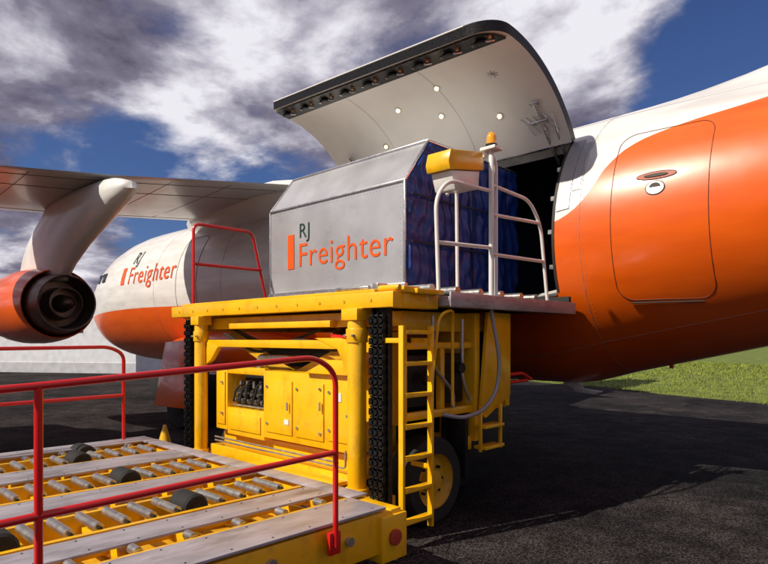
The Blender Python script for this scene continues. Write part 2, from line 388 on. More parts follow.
# wings --------------------------------------------------------------
def airfoil(xle, xte, z, t, y, n=14):
    c = xte-xle; P = []
    def yt(s_): return 5*t*(.2969*math.sqrt(s_)-.126*s_-.3516*s_**2+.2843*s_**3-.1015*s_**4)
    for k in range(n+1):
        s_ = (1-math.cos(math.pi*k/n))/2
        P.append((xle+c*s_, y, z+yt(s_)+.03*math.sin(math.pi*s_)))
    for k in range(n-1, 0, -1):
        s_ = (1-math.cos(math.pi*k/n))/2
        P.append((xle+c*s_, y, z-yt(s_)*.75+.03*math.sin(math.pi*s_)))
    return P
def wing(sgn, name):
    sec = [(0, -8.7, -4.4, 4.62, .48), (1.6, -8.6, -4.45, 4.45, .46), (4.56, -8.3, -4.85, 4.12, .40), (7.3, -7.9, -5.1, 3.88, .33), (12.6, -6.9, -5.4, 3.42, .17), (12.9, -6.7, -5.5, 3.4, .05)]
    MB().loft([airfoil(a, b_, z, t, CY-sgn*y) for (y, a, b_, z, t) in sec]).done(name, air, WNG, split=45)
    mb = MB()
    for y, xt, z, sz in ((6.1, -4.9, 3.88, .85), (9.2, -5.1, 3.62, .7)):
        prof = [(-1.4*sz, .01), (-1.1*sz, .09*sz), (-.5*sz, .15*sz), (0, .13*sz), (.35*sz, .05*sz), (.45*sz, .005)]
        mb.lathe(prof, (xt-.1, CY-sgn*y, z-.06), 'X', 16)
    mb.done(name+'_flap_fairings', air, WNG)
    l = []
    for f in (.72, .90, .18):
        pts = []
        for (y, a, b_, z, t) in sec[1:5]:
            yt = 5*t*(.2969*math.sqrt(f)-.126*f-.3516*f**2+.2843*f**3-.1015*f**4)
            pts.append(Vector((a+(b_-a)*f, CY-sgn*y, z-yt*.75+.03*math.sin(math.pi*f)-.001)))
        l.append(pts)
    for yy in (2.6, 3.6, 5.6, 6.6, 8.2):
        pts = []
        for f in (.05, .2, .4, .6, .8, .95):
            q = (yy-1.6)/(4.56-1.6) if yy < 4.56 else ((yy-4.56)/(7.3-4.56) if yy < 7.3 else (yy-7.3)/5.3)
            A_, B_ = (sec[1], sec[2]) if yy < 4.56 else ((sec[2], sec[3]) if yy < 7.3 else (sec[3], sec[4]))
            a, b_, z, t = [A_[j]+(B_[j]-A_[j])*q for j in range(1, 5)]
            yt = 5*t*(.2969*math.sqrt(f)-.126*f-.3516*f**2+.2843*f**3-.1015*f**4)
            pts.append(Vector((a+(b_-a)*f, CY-sgn*yy, z-yt*.75+.03*math.sin(math.pi*f)-.0)))
        l.append(pts)
    tube(name+'_seams', l, .005, LINE, air, fr=0, res=1)
wing(1, 'port_wing'); wing(-1, 'starboard_wing')
MB().loft([[(x, CY+w*math.cos(R(a)), 4.4+h*math.sin(R(a))) for a in range(0, 360, 15)] for (x, w, h) in ((-9.6, .3, .15), (-9.0, 1.2, .42), (-7.5, 1.75, .6), (-5.5, 1.72, .55), (-4.4, 1.3, .4), (-3.4, .4, .23), (-3.2, .1, .15))]).done('wing_root_fairing', air, WHT)
def engine(y, x, z, wz, name):
    MB().lathe([(-2.9, .50), (-2.96, .56), (-2.9, .62), (-2.6, .68), (-2.0, .71), (-1.2, .70), (-.7, .655), (-.42, .61), (-.43, .59), (-1.2, .57)], (x, y, z)).done(name+'_cowling', air, ORG, split=60)
    MB().lathe([(-1.2, .55), (-.5, .55), (-.12, .50), (.0, .47), (-.01, .45), (-.5, .43)], (x, y, z)).done(name+'_nozzle', air, BRZ, split=60)
    MB().lathe([(-.5, .40), (-.5, .29), (-.05, .27), (-.04, .25), (-.3, .24)], (x, y, z)).done(name+'_core', air, BRZ, split=50)
    MB().lathe([(-.3, .24), (-.3, .16), (.02, .11), (.12, .05), (.14, .001)], (x, y, z)).done(name+'_plug', air, BRZ, split=50)
    MB().lathe([(-1.2, .60), (-1.21, .001)], (x, y, z)).lathe([(-2.5, .66), (-2.51, .001)], (x, y, z)).lathe([(-.5, .43), (-.52, .29)], (x, y, z)).done(name+'_fan_bulkhead', air, BRZD)
    rings = []
    for (zz, xa, xb, w) in ((z+.40, x-2.6, x-.15, .17), (z+.66, x-2.5, x+.25, .19), (z+.92, x-2.3, x+.85, .21), (z+1.16, x-2.0, x+1.6, .23), (wz-.42, x-1.5, x+2.35, .25), (wz-.31, x-1.2, x+2.6, .26), (wz-.20, x-1.0, x+2.55, .25), (wz-.10, x-.9, x+2.2, .2), (wz-.04, x-.8, x+1.7, .1)):
        r_ = []
        for k in range(24):
            a = 2*math.pi*k/24; r_.append((xa+(xb-xa)*(.5+.5*math.cos(a)), y+w*math.copysign(abs(math.sin(a))**.7, math.sin(a)), zz))
        rings.append(r_)
    MB().loft(rings).done(name+'_pylon', air, WHT, split=60)
engine(-1.1, -6.75, 2.30, 4.12, 'engine_inboard'); engine(-3.9, -6.5, 2.15, 3.85, 'engine_outboard')
engine(CY*2+1.1, -6.75, 2.30, 4.12, 'engine_stbd_inboard'); engine(CY*2+3.9, -6.5, 2.15, 3.85, 'engine_stbd_outboard')
for sg in (1, -1):
    yy = CY-sg*1.5
    MB().loft([[(x, yy+w*math.cos(R(a)), 1.35+h*math.sin(R(a))) for a in range(0, 360, 18)] for (x, w, h) in ((-9.3, .05, .05), (-8.6, .4, .35), (-7.2, .62, .5), (-5.6, .62, .5), (-4.5, .4, .35), (-3.7, .05, .05))]).done('gear_fairing', air, ORG)
    gy = CY-sg*2.4
    MB().cyl((-6.3, CY-sg*1.6, 1.5), (-6.3, gy+.0, .55), .09).cyl((-6.3, gy-.35, .5), (-6.3, gy+.35, .5), .06).done('gear_leg', air, WHT)
    mb = MB(); mh = MB()
    for dy in (-.28, .28):
        mb.cyl((-6.3, gy+dy-.12, .5), (-6.3, gy+dy+.12, .5), .5, 28); mh.cyl((-6.3, gy+dy-.13, .5), (-6.3, gy+dy+.13, .5), .24, 20)
    mb.done('gear_tyres', air, RUB, .05); mh.done('gear_hubs', air, DRK, .01)
    MB().prism([(-6.9, CY-sg*2.75, 1.62), (-5.45, CY-sg*2.75, 1.7), (-5.4, CY-sg*3.0, .95), (-5.6, CY-sg*3.02, .45), (-6.8, CY-sg*3.02, .42)], (0, sg*.05, 0)).done('gear_door', air, ORG, .01)
MB().cyl((-12.6, CY, 1.4), (-12.6, CY, .4), .07).done('nose_gear_leg', air, WHT)
MB().cyl((-12.6, CY-.3, .36), (-12.6, CY-.1, .36), .36, 24).cyl((-12.6, CY+.1, .36), (-12.6, CY+.3, .36), .36, 24).done('nose_tyres', air, RUB, .04)
def vfin(z, xa, xb, w):
    return [(xa+(xb-xa)*(.5+.5*math.cos(2*math.pi*k/20)), CY+w*math.sin(2*math.pi*k/20), z) for k in range(20)]
MB().loft([vfin(4.3, 4.0, 9.2, .3), vfin(5.6, 5.0, 9.4, .22), vfin(9.0, 7.4, 10.2, .13)]).done('tail_fin', air, ORG)
MB().loft([airfoil(8.6, 9.8, 9.0, .1, CY-4.6), airfoil(7.6, 10.1, 9.1, .25, CY), airfoil(8.6, 9.8, 9.0, .1, CY+4.6)]).done('tailplane', air, WNG)

# ---------------------------------------------------------------- CONTAINER
con = empty('cargo_container', (-1.2, 1.1, 2.23))
z0, zs, zt = 2.235, 3.37, 3.87
MB().prism([(-2.4, 0, z0), (-2.4, 0, zs), (-2.4, .38, zt), (-2.4, 2.2, zt), (-2.4, 2.2, z0)], (2.38, 0, 0)).done('shell', con, ALU, .006, split=20)
mb = MB()
mb.bb(-2.42, .02, -.03, .03, z0-.03, z0+.05)
for a, b_ in (((-2.41, -.005, zs), (.01, -.005, zs)), ((-2.41, .375, zt+.005), (.01, .375, zt+.005)), ((-2.41, -.003, z0), (-2.41, -.003, zs)), ((-2.41, -.003, zs), (-2.41, .38, zt)), ((.0, -.004, z0), (.0, -.004, zs)), ((.0, -.004, zs), (.0, .38, zt+.004)), ((.0, .38, zt+.004), (.0, 2.2, zt+.004))):
    mb.beam(a, b_, .026, .026)
mb.done('edge_frame', con, ALUE, .006)
mb = MB()
for X in (-2.36, -1.2, -.06):
    for k in range(18): mb.cyl((X, -.003, z0+.1+k*.058), (X, .002, z0+.1+k*.058), .005, 6)
for k in range(46): mb.cyl((-2.34+k*.0505, -.003, zs-.05), (-2.34+k*.0505, .002, zs-.05), .005, 6)
mb.done('rivets', con, ALUE, smooth=False)
text('logo_word', 'Freighter', -1.82, -.006, 2.60, 1.62, ORD, con, offset=-.004)
text('logo_initials', 'RJ', -1.80, -.006, 2.96, .19, GRN, con, offset=-.004)
MB().box((-1.96, -.005, 2.80), (.13, .006, .44)).done('logo_bar', con, ORD)
s = MB(); ny, nz = 110, 90; g = []
for i in range(ny+1):
    row = []
    for k in range(nz+1):
        z = z0+.02+(zt-z0-.03)*k/nz
        ymin = .02 if z < zs else .02+.38*(z-zs)/(zt-zs)
        y = ymin+(2.19-ymin)*i/ny
        f = math.sin(38*y+2.2*math.sin(3.1*z+2*y)+1.5*math.sin(9*z+5*y))
        sl = abs(math.sin(math.pi*(z-z0)*2.0))**.6
        x = .012+.013*f*(.4+.6*sl)+.018*math.sin(11*y+3*z)*sl+.007*math.sin(31*z+9*y+math.sin(13*y))+.014*sl
        if i in (0, ny) or k in (0, nz): x = 0
        row.append(s.bm.verts.new((x, y, z)))
    g.append(row)
for i in range(ny):
    for k in range(nz): s.bm.faces.new((g[i][k], g[i+1][k], g[i+1][k+1], g[i][k+1]))
s.done('blue_curtain', con, BLU, split=80)
mb = MB()
for y in (.45, .80, 1.15, 1.5, 1.85): mb.box((.056, y, (z0+zt)/2-.05), (.008, .022, zt-z0-.25))
for z in (2.73, 3.23): mb.box((.058, 1.1, z), (.010, 2.1, .022))
mb.done('curtain_straps', con, mat('strap', (.01, .015, .05), .6))

# ---------------------------------------------------------------- LOADER
ld = empty('cargo_loader', (-1, -.5, 0))
DZ = 2.08
mb = MB()
mb.bb(-2.8, .95, -1.2, -1.08, DZ-.13, DZ)
mb.bb(-2.8, -2.66, -1.078, 1.7, DZ-.13, DZ-.002)
mb.bb(.80, .95, -1.078, -.62, DZ-.13, DZ-.002)
mb.bb(-2.64, .78, -1.04, -.90, 1.80, 1.93)
mb.bb(-2.55, -2.40, -1.15, 1.5, 1.78, 1.94)
mb.bb(.55, .72, -.88, .9, 1.76, 1.94)
mb.bb(-2.3, .4, 1.1, 1.25, 1.76, 1.92)
mb.done('deck_frame', ld, YEL, .008)
mb = MB(); mb.bb(-2.655, .79, -1.075, 1.72, DZ-.05, DZ-.01); mb.done('deck_plate', ld, DRK)
mb = MB()
for yy in (-.3, .1, .5, .9, 1.3, 1.62):
    for k in range(7): mb.cyl((-2.5+k*.47, yy, DZ+.09), (-2.2+k*.47, yy, DZ+.09), .045, 12)
mb.done('deck_rollers', ld, STL)
MB().bb(-2.6, .7, -1.16, -1.10, DZ+.002, DZ+.03).done('deck_lip', ld, YEL, .004)
MB().bb(.80, 1.05, -.60, 1.72, DZ-.10, DZ-.02).bb(1.052, 1.07, -.60, 1.72, DZ-.11, DZ+.02).done('catwalk_edge', ld, PLATE, .004)
MB().bb(.25, 1.03, .2, 1.68, DZ-.018, DZ+.01).done('operator_floor', ld, WOOD, .003)
MB().bb(.0, .98, 1.735, 1.79, DZ-.08, DZ+.10).done('bumper_strip', ld, RUB, .01)
MB().bb(.70, 1.02, -.98, -.63, DZ-.01, DZ+.03).box((.90, -1.0, DZ+.02), (.16, .2, .05)).cyl((.75, -1.15, DZ+.03), (.98, -1.15, DZ+.03), .025).done('deck_stop', ld, YEL, .006)
MB().cyl((.2, -1.14, DZ+.05), (.62, -1.14, DZ+.05), .018).box((.66, -1.05, DZ+.05), (.06, .12, .07)).done('stop_linkage', ld, STL, .003)
mb = MB()
for k in range(11): mb.cyl((-2.6+k*.33, -1.206, DZ-.065), (-2.6+k*.33, -1.198, DZ-.065), .014, 8)
mb.done('deck_edge_bolts', ld, YELD)
def post(x, y, r):
    MB().cyl((x, y, .30), (x, y, 1.95), r, 24).cyl((x, y, 1.66), (x, y, 1.78), r*1.16, 24).cyl((x, y, .28), (x, y, .42), r*1.25, 24).box((x, y, 1.90), (r*2.4, r*2.3, .1)).done('lift_post', ld, YEL, .006)
    mb = MB()
    for a in (-.6, .6): mb.cyl((x+a*r, y-r*1.0, 1.72), (x+a*r, y-r*1.3, 1.72), .012, 8)
    mb.done('post_bolts', ld, STL)
post(.50, -1.17, .082); post(-2.13, -1.17, .075); post(.10, 1.0, .08); post(-2.13, 1.0, .075)
def chain(x, y, zb, zt_, w):
    mb = MB(); n = int((zt_-zb)/.042)
    for i in range(n):
        z = zb+.042*i
        for j in range(3):
            xx = x+(j-1)*w*.36
            if i % 2 == 0: mb.cyl((xx, y-.028, z), (xx, y+.028, z), .021, 10)
            mb.box((xx+(w*.13 if i % 2 else -w*.13), y, z), (.009, .040, .056))
        mb.cyl((x-w*.5, y, z), (x+w*.5, y, z), .0115, 8)
    mb.done('lift_chain', ld, BLK, .0, split=30)
    MB().bb(x-w*.62, x-w*.56, y+.03, y+.07, zb, zt_).bb(x+w*.56, x+w*.62, y+.03, y+.07, zb, zt_).bb(x-w*.6, x+w*.6, y+.072, y+.08, zb, zt_).done('chain_guide', ld, DRK)
chain(.745, -1.17, .33, 1.96, .16); chain(-2.42, -1.17, .33, 1.93, .15)
mb = MB()
mb.bb(-2.05, .42, -1.14, -1.06, 1.60, 1.68)
mb.prism([(.42, -1.15, 1.70), (.42, -1.15, 1.38), (.33, -1.15, 1.42), (.22, -1.15, 1.60), (-.1, -1.15, 1.70)], (0, .06, 0))
mb.prism([(-2.05, -1.15, 1.66), (-2.05, -1.15, 1.4), (-1.95, -1.15, 1.45), (-1.8, -1.15, 1.60)], (0, .06, 0))
mb.bb(-2.05, .0, 1.0, 1.1, 1.60, 1.7)
mb.bb(-1.6, .1, -1.13, -1.05, 1.80, 1.86)
mb.done('upper_cross_frame', ld, YEL, .006)
mb = MB()
for y in (-.80, .85):
    mb.beam((-2.2, y, .75), (.45, y, 1.75), .07, .14); mb.beam((.45, y+.09, .75), (-2.2, y+.09, 1.75), .07, .14)
mb.cyl((-.87, -.86, 1.25), (-.87, 1.0, 1.25), .06)
mb.beam((-1.6, -.3, .7), (-.2, -.3, 1.7), .12, .12)
mb.done('scissor_arms', ld, YELD, .006)
mb = MB()
mb.bb(-2.0, .36, -.95, 1.15, .42, .62)
mb.bb(-1.04, .34, -1.06, -.5, .66, 1.36)
mb.bb(-2.0, -1.76, -1.05, -.5, .66, 1.38)
mb.bb(-1.76, -1.04, -.62, -.5, .66, 1.38)
mb.bb(-1.76, -1.04, -1.05, -.62, .62, .92)
mb.bb(-2.05, .38, -1.10, -.96, .30, .48)
mb.bb(-1.76, -1.04, -1.045, -.98, 1.30, 1.38)
mb.bb(-1.0, .32, -1.3, -1.065, .40, .44)
mb.prism([(-.3, -1.12, 1.365), (.34, -1.12, 1.365), (.34, -1.12, 1.50), (.05, -1.12, 1.50)], (0, .5, 0))
mb.done('chassis_body', ld, YEL, .01)
mb = MB()
mb.box((-.76, -1.068, 1.0), (.44, .012, .54)); mb.box((-.27, -1.068, 1.0), (.42, .012, .54)); mb.box((.16, -1.068, 1.03), (.32, .012, .56)); mb.box((-1.88, -1.058, 1.02), (.17, .012, .6)); mb.box((-1.40, -1.058, .77), (.6, .012, .18))
mb.done('access_panels', ld, YEL, .004)
mb = MB()
for (x, z) in ((-.95, 1.2), (-.95, .82), (-.45, 1.2), (-.45, .82), (.03, 1.2), (.03, .85), (.28, 1.0), (-1.84, 1.2), (-1.84, .85), (-.10, .80), (-.10, 1.22)):
    mb.cyl((x, -1.088, z), (x, -1.07, z), .014, 10)
mb.cyl((-.08, -1.10, 1.02), (-.08, -1.10, 1.1), .01); mb.cyl((-.58, -1.10, .98), (-.58, -1.10, 1.06), .01)
mb.done('panel_latches', ld, STL)
MB().box((.14, -1.078, 1.16), (.11, .006, .08)).box((-.62, -1.078, .86), (.07, .006, .05)).done('data_plates', ld, WHT)
mb = MB(); mc = MB()
for k in range(5):
    x = -1.68+k*.13
    mb.cyl((x, -.92, .96), (x, -.92, 1.12+.03*(k % 2)), .040, 12); mc.cyl((x, -.92, 1.14), (x, -.92, 1.22), .018, 10)
    mc.cyl((x, -1.0, 1.0), (x, -.86, 1.0), .026, 10); mc.cyl((x+.03, -.99, 1.07), (x+.03, -.8, 1.10), .014, 8)
mb.box((-1.4, -.88, .96), (.6, .12, .08)); mb.box((-1.4, -.8, 1.2), (.6, .1, .15)); mb.bb(-1.755, -1.045, -.63, -.625, .93, 1.29)
mb.done('valve_block', ld, DRK, .006); mc.done('valve_fittings', ld, STL)
rnd = random.Random(7)
hp = []
for k in range(5):
    x = -1.70+k*.13+rnd.uniform(-.03, .03)
    hp.append([(x, -.98, 1.05+rnd.uniform(-.04, .04)), (x+.04, -1.03, .98), (x+rnd.uniform(.02, .12), -1.02, 1.18+rnd.uniform(-.04, .06)), (min(-1.1, x+rnd.uniform(.05, .2)), -.7, 1.27)])
tube('hydraulic_hoses', hp, .010, RUB, ld, fr=.06)
tube('hydraulic_pipes', [[(-1.72, -1.0, .95), (-1.10, -1.0, .95), (-1.10, -1.0, 1.24)], [(-1.9, -1.12, .58), (.2, -1.12, .58)], [(-1.9, -1.12, .54), (.3, -1.12, .54), (.3, -1.12, .7)]], .010, STL, ld, fr=.04)
mb = MB()
mb.bb(-1.8, .2, -.4, .9, .7, 1.45); mb.cyl((-1.5, -.6, 1.55), (-.3, -.6, 1.55), .12, 20)
mb.bb(-1.9, .3, -.2, 1.0, 1.5, 1.62); mb.bb(-2.0, .1, 1.16, 1.2, .3, 1.7); mb.bb(-1.9, .3, -.1, 1.1, .25, .42)
mb.done('power_unit', ld, DRK, .02)
tube('deck_hoses', [[(-1.9, -1.0, 1.75), (-1.2, -1.02, 1.52), (-.5, -1.0, 1.72), (.1, -1.02, 1.55), (.4, -1.0, 1.8)], [(-1.7, -.95, 1.78), (-1.0, -.98, 1.6), (-.2, -.98, 1.78)]], .014, RUB, ld, fr=.25)
tube('exhaust_pipe', [[(-1.2, -1.0, 1.38), (-1.2, -1.0, 1.50), (-.7, -1.0, 1.50), (-.7, -.7, 1.50)]], .03, STL, ld, fr=.06)
mb = MB(); mh = MB(); mk = MB()
for (x, y, q) in ((.66, -.46, .88), (-2.25, -.46, .88), (.0, .80, .7), (-1.9, .80, .7)):
    z = .455*q
    mb.lathe([(-.14, .28*q), (-.14, .41*q), (-.10, .45*q), (.10, .45*q), (.14, .41*q), (.14, .28*q)], (x, y, z), 'X', 36)
    sgn = 1 if x > -.1 else -1
    mh.lathe([(.135*sgn, .30*q), (.12*sgn, .29*q), (.06*sgn, .24*q), (.05*sgn, .12*q), (.12*sgn, .11*q), (.13*sgn, .001)], (x, y, z), 'X', 28)
    for k in range(8):
        a = k*math.pi/4; mk.cyl((x+.05*sgn, y+.17*q*math.cos(a), z+.17*q*math.sin(a)), (x+.09*sgn, y+.17*q*math.cos(a), z+.17*q*math.sin(a)), .014, 8)
mb.done('tyres', ld, RUB, .0); mh.done('wheel_rims', ld, YELD); mk.done('wheel_nuts', ld, DRK)
MB().cyl((-2.25, -.46, .40), (.66, -.46, .40), .07).cyl((-1.9, .80, .318), (.0, .80, .318), .06).done('axles', ld, DRK)
MB().bb(.50, .56, -.02, 1.1, .22, 1.0).bb(.56, .80, -.02, .03, .35, .98).done('wheel_arch', ld, DRK, .01)
mb = MB()
mb.bb(.38, .80, -.95, -.86, .95, 1.75)
mb.bb(.40, .84, .08, .16, .7, 1.94)
mb.prism([(.86, .22, 1.95), (.86, .62, 1.95), (.86, .62, 1.12), (.86, .18, .92), (.86, .10, .98)], (.04, 0, 0))
mb.bb(.42, .84, .62, .70, 1.0, 1.95)
mb.bb(.36, .80, .0, .08, .62, .75); mb.bb(.74, .80, -.86, .70, .98, 1.05); mb.bb(.74, .80, -.86, .08, 1.60, 1.66)
mb.bb(.74, .80, -.40, -.34, 1.05, 1.60)
mb.done('side_body', ld, YEL, .006)
MB().bb(.45, .72, -.82, .05, 1.08, 1.55).bb(.40, .70, .17, .6, 1.1, 1.9).done('side_machinery', ld, DRK, .02)
tube('side_pipes', [[(.83, -.55, 1.9), (.83, -.55, 1.45), (.83, -.25, 1.2), (.83, -.25, 1.05)], [(.82, -.1, 1.88), (.82, -.1, 1.3), (.82, .02, 1.1)]], .016, STL, ld, fr=.1)
tube('grab_handle', [[(.95, -.72, 1.25), (1.02, -.70, 1.9), (1.02, -.50, 1.95), (.95, -.42, 1.85), (.95, -.42, 1.1)]], .014, YEL, ld, fr=.12)
MB().cyl((.8, -.62, 1.35), (.86, -.62, 1.35), .07, 20).cyl((.8, -.18, 1.42), (.88, -.18, 1.42), .05, 20).done('side_gauges', ld, DRK)
mb = MB()
for y in (-1.16, -.80): mb.bb(.985, 1.035, y-.014, y+.014, .12, 1.80)
for k in range(7): mb.bb(.975, 1.045, -1.145, -.815, .20+k*.255, .232+k*.255)
mb.bb(.80, .985, -1.165, -1.145, 1.66, 1.70); mb.bb(.80, .985, -.815, -.795, 1.66, 1.70); mb.bb(.80, .985, -.815, -.795, .60, .64)
mb.done('ladder', ld, YEL, .003)
mb = MB()
for y in (.02, .36): mb.bb(.93, .96, y-.012, y+.012, .62, 1.05)
for z in (.64, .84): mb.bb(.86, 1.0, .03, .35, z, z+.03)
mb.done('side_step', ld, YEL, .003)
tube('supply_hose', [[(.98, .14, 2.02), (1.0, .15, 1.85), (1.03, .22, 1.5), (1.03, .18, 1.2), (1.03, -.05, 1.02), (1.0, -.35, .98), (.9, -.5, 1.02)]], .019, HOSE, ld, fr=.3)
wr = 0.018
X_ = 1.0
tube('operator_rails', [
 [(X_, -.68, 2.08), (X_, -.72, 2.9), (X_, -.55, 3.08), (X_, .12, 3.10)],
 [(X_, -.70, 2.52), (X_, .12, 2.56)],
 [(X_, .12, 3.16), (X_, .82, 3.13), (X_, 1.05, 2.9), (X_, 1.20, 2.06)],
 [(X_, .16, 2.88), (X_, 1.02, 2.92)],
 [(X_, .16, 2.50), (X_, 1.12, 2.52)],
 [(X_, .20, 2.06), (X_, .20, 3.38), (X_, .12, 3.46)],
 [(X_-.02, .12, 3.45), (X_-.40, .1, 3.42)],
 [(X_-.40, -.05, 3.1), (X_-.40, .1, 3.44), (X_-.40, .12, 2.06)],
], wr, WHT, ld, fr=.14)
MB().cyl((X_, .12, 2.05), (X_, .12, 3.52), .025, 18).box((X_, .12, 3.50), (.17, .14, .03)).done('mast', ld, WHT, .004)
MB().cyl((X_, .12, 3.515), (X_, .12, 3.545), .056, 24).done('beacon_base', ld, DRK)
MB().lathe([(0, .048), (.07, .046), (.10, .036), (.115, .02), (.12, .001)], (X_, .12, 3.545), 'Z', 24).done('beacon_lens', ld, AMB)
MB().prism([(.70, -.50, 3.27), (.70, -.47, 3.38), (.70, .02, 3.46), (.70, .05, 3.33), (.70, .04, 3.29), (.70, -.48, 3.20)], (.27, 0, 0)).done('control_box_lid', ld, YEL, .01)
MB().prism([(.72, -.44, 3.20), (.72, .0, 3.275), (.72, -.02, 3.10), (.72, -.38, 3.04)], (.23, 0, 0)).done('control_box_body', ld, WHT, .008)
mb = MB()
for k in range(4): mb.cyl((.75+k*.05, .0, 3.22), (.75+k*.05, .05, 3.22), .012, 8)
mb.done('control_levers', ld, BLK)
tube('deck_guard_rail', [[(-2.62, -1.0, 2.05), (-2.62, -1.0, 3.12), (-2.62, -.15, 3.12), (-2.62, .12, 2.05)], [(-2.62, -1.0, 2.62), (-2.62, .0, 2.62)]], .020, RED, ld, fr=.1)
MB().cyl((.1, -1.1, 1.72), (.40, -1.16, 1.70), .016).done('red_lock_lever', ld, RED)
tube('red_hand_lever', [[(.86, .55, 1.32), (.9, .85, 1.33), (.9, 1.02, 1.26)], [(.86, .6, 1.24), (.9, .95, 1.25)]], .018, RED, ld, fr=.05)

# lower roller bridge ---------------------------------------------------
br = empty('roller_bridge', (-.6, -3, .5))
BZ = .52
x0, x1, y0, y1 = -2.65, 1.40, -5.6, -1.60
mb = MB()
mb.bb(x0, x1, y1-.10, y1, .36, BZ)
mb.bb(x0, x0+.12, y0, y1-.102, .36, BZ)
mb.bb(x1-.14, x1, y0, y1-.102, .24, BZ-.004)
mb.bb(x1-.30, x1+.03, y1-.22, y1+.03, .18, BZ-.03)
for k, x in enumerate((-2.18, -1.72, -1.1, -.62, .0, .46, 1.0)):
    mb.bb(x-.022, x+.022, y0, y1-.103, .38, BZ+.012)
for k in range(9):
    y = -1.95-k*.42; mb.bb(x0+.125, x1-.145, y-.03, y+.03, .36, BZ-.07)
mb.done('bridge_frame', br, YEL, .006)
mb = MB()
for xa, xb in ((x0-.02, x0+.28), (-1.62, -1.20), (-.50, -.12), (.58, .86), (x1-.34, x1+.01)):
    mb.bb(xa, xb, y0, y1-.16 if xa > -2 else y1, BZ+.014, BZ+.032)
mb.bb(x0+.285, x1-.35, y1-.15, y1+.01, BZ+.014, BZ+.030)
mb.done('tread_strips', br, PLATE, .003)
mb = MB()
for xa in (x0+.05, -1.58, -1.24, -.46, -.16, .62, .82, x1-.30, x1-.03):
    for k in range(14): mb.cyl((xa, -1.85-k*.27, BZ+.030), (xa, -1.85-k*.27, BZ+.034), .0065, 8)
mb.done('strip_screws', br, DRK)
mb = MB(); me_ = MB()
lanes = [(-2.15, -1.75), (-1.07, -.65), (.03, .43), ]
for (xa, xb) in lanes:
    for k in range(22):
        y = -1.90-k*.17
        if k % 7 == 4: continue
        mb.cyl((xa+.03, y, BZ+.012), (xb-.03, y, BZ+.012), .030, 16)
        me_.cyl((xa, y, BZ+.012), (xb, y, BZ+.012), .012, 8)
mb.done('rollers', br, STL); me_.done('roller_axles', br, DRK)
mb = MB(); mh = MB()
for (x, y) in ((-1.95, -2.58), (-1.95, -3.77), (-.86, -2.58), (-.86, -3.77), (.23, -2.58), (.23, -3.77), (-2.35, -2.4)):
    w = .12
    mb.lathe([(-w, .03), (-w, .085), (-w+.02, .10), (w-.02, .10), (w, .085), (w, .03)], (x, y, BZ-.02), 'X', 24)
    mh.lathe([(-w-.004, .001), (-w-.004, .04), (w+.004, .04), (w+.004, .001)], (x, y, BZ-.02), 'X', 14)
mb.done('drive_tyres', br, RUB); mh.done('drive_hubs', br, DRK)
mb = MB()
for k in range(11):
    y = -1.95-k*.33
    mb.cyl((.89, y, BZ+.008), (.98, y, BZ+.008), .028, 12); mb.cyl((-2.32, y, BZ+.005), (-2.22, y, BZ+.005), .03, 12)
mb.done('guide_rollers', br, STL)
MB().bb(x0+.12, x1-.15, y0, y1-.11, .30, .34).done('belly_pan', br, YELD)
MB().cyl((x1+.03, y1-.10, .34), (x1+.055, y1-.10, .34), .055, 24).done('pivot_cap', br, RUST, .004)
MB().cyl((x1, y1-.5, .40), (x1+.03, y1-.5, .40), .03).cyl((x1, y1-1.1, .42), (x1+.03, y1-1.1, .42), .03).done('side_bolts', br, STL)
mb = MB()
for (x, y) in ((-2.4, -2.2), (1.1, -2.2), (-2.4, -5.2), (1.1, -5.2)): mb.cyl((x, y, 0.0), (x, y, .36), .05)
mb.bb(-2.5, 1.25, -2.4, -2.1, .12, .26)
mb.done('support_legs', br, DRK)
MB().bb(.5, .75, -1.60, -.95, .22, .36).bb(-2.2, -1.95, -1.6, -.95, .22, .36).done('bridge_link_arms', br, YELD, .01)
rx = 1.46
tube('guard_rail_near', [[(rx, -2.26, .42), (rx, -2.26, 1.49), (rx, -2.42, 1.585), (rx, -3.9, 1.50), (rx, -5.5, 1.42)], [(rx, -2.26, 1.0), (rx, -3.9, .96), (rx, -5.5, .92)], [(rx, -3.9, .40), (rx, -3.9, 1.50)], [(rx, -5.5, .4), (rx, -5.5, 1.42)]], .0175, RED, br, fr=.10)
rx = -2.62
tube('guard_rail_far', [[(rx, -1.86, .50), (rx, -1.86, 1.52), (rx, -2.02, 1.60), (rx, -5.5, 1.58)], [(rx, -1.86, 1.05), (rx, -5.5, 1.02)], [(rx, -3.9, .5), (rx, -3.9, 1.6)]], .020, RED, br, fr=.10)
MB().box((1.445, -2.26, .44), (.03, .09, .14)).box((1.445, -3.9, .44), (.03, .09, .14)).done('rail_brackets', br, RED, .004)

cone = empty('traffic_cone', (-3.7, -.85, 0))
MB().cyl((-3.7, -.85, .03), (-3.7, -.85, .5), .15, 20, .02).done('cone_body', cone, YEL)
MB().box((-3.7, -.85, .015), (.36, .36, .03)).done('cone_base', cone, RUB, .006)

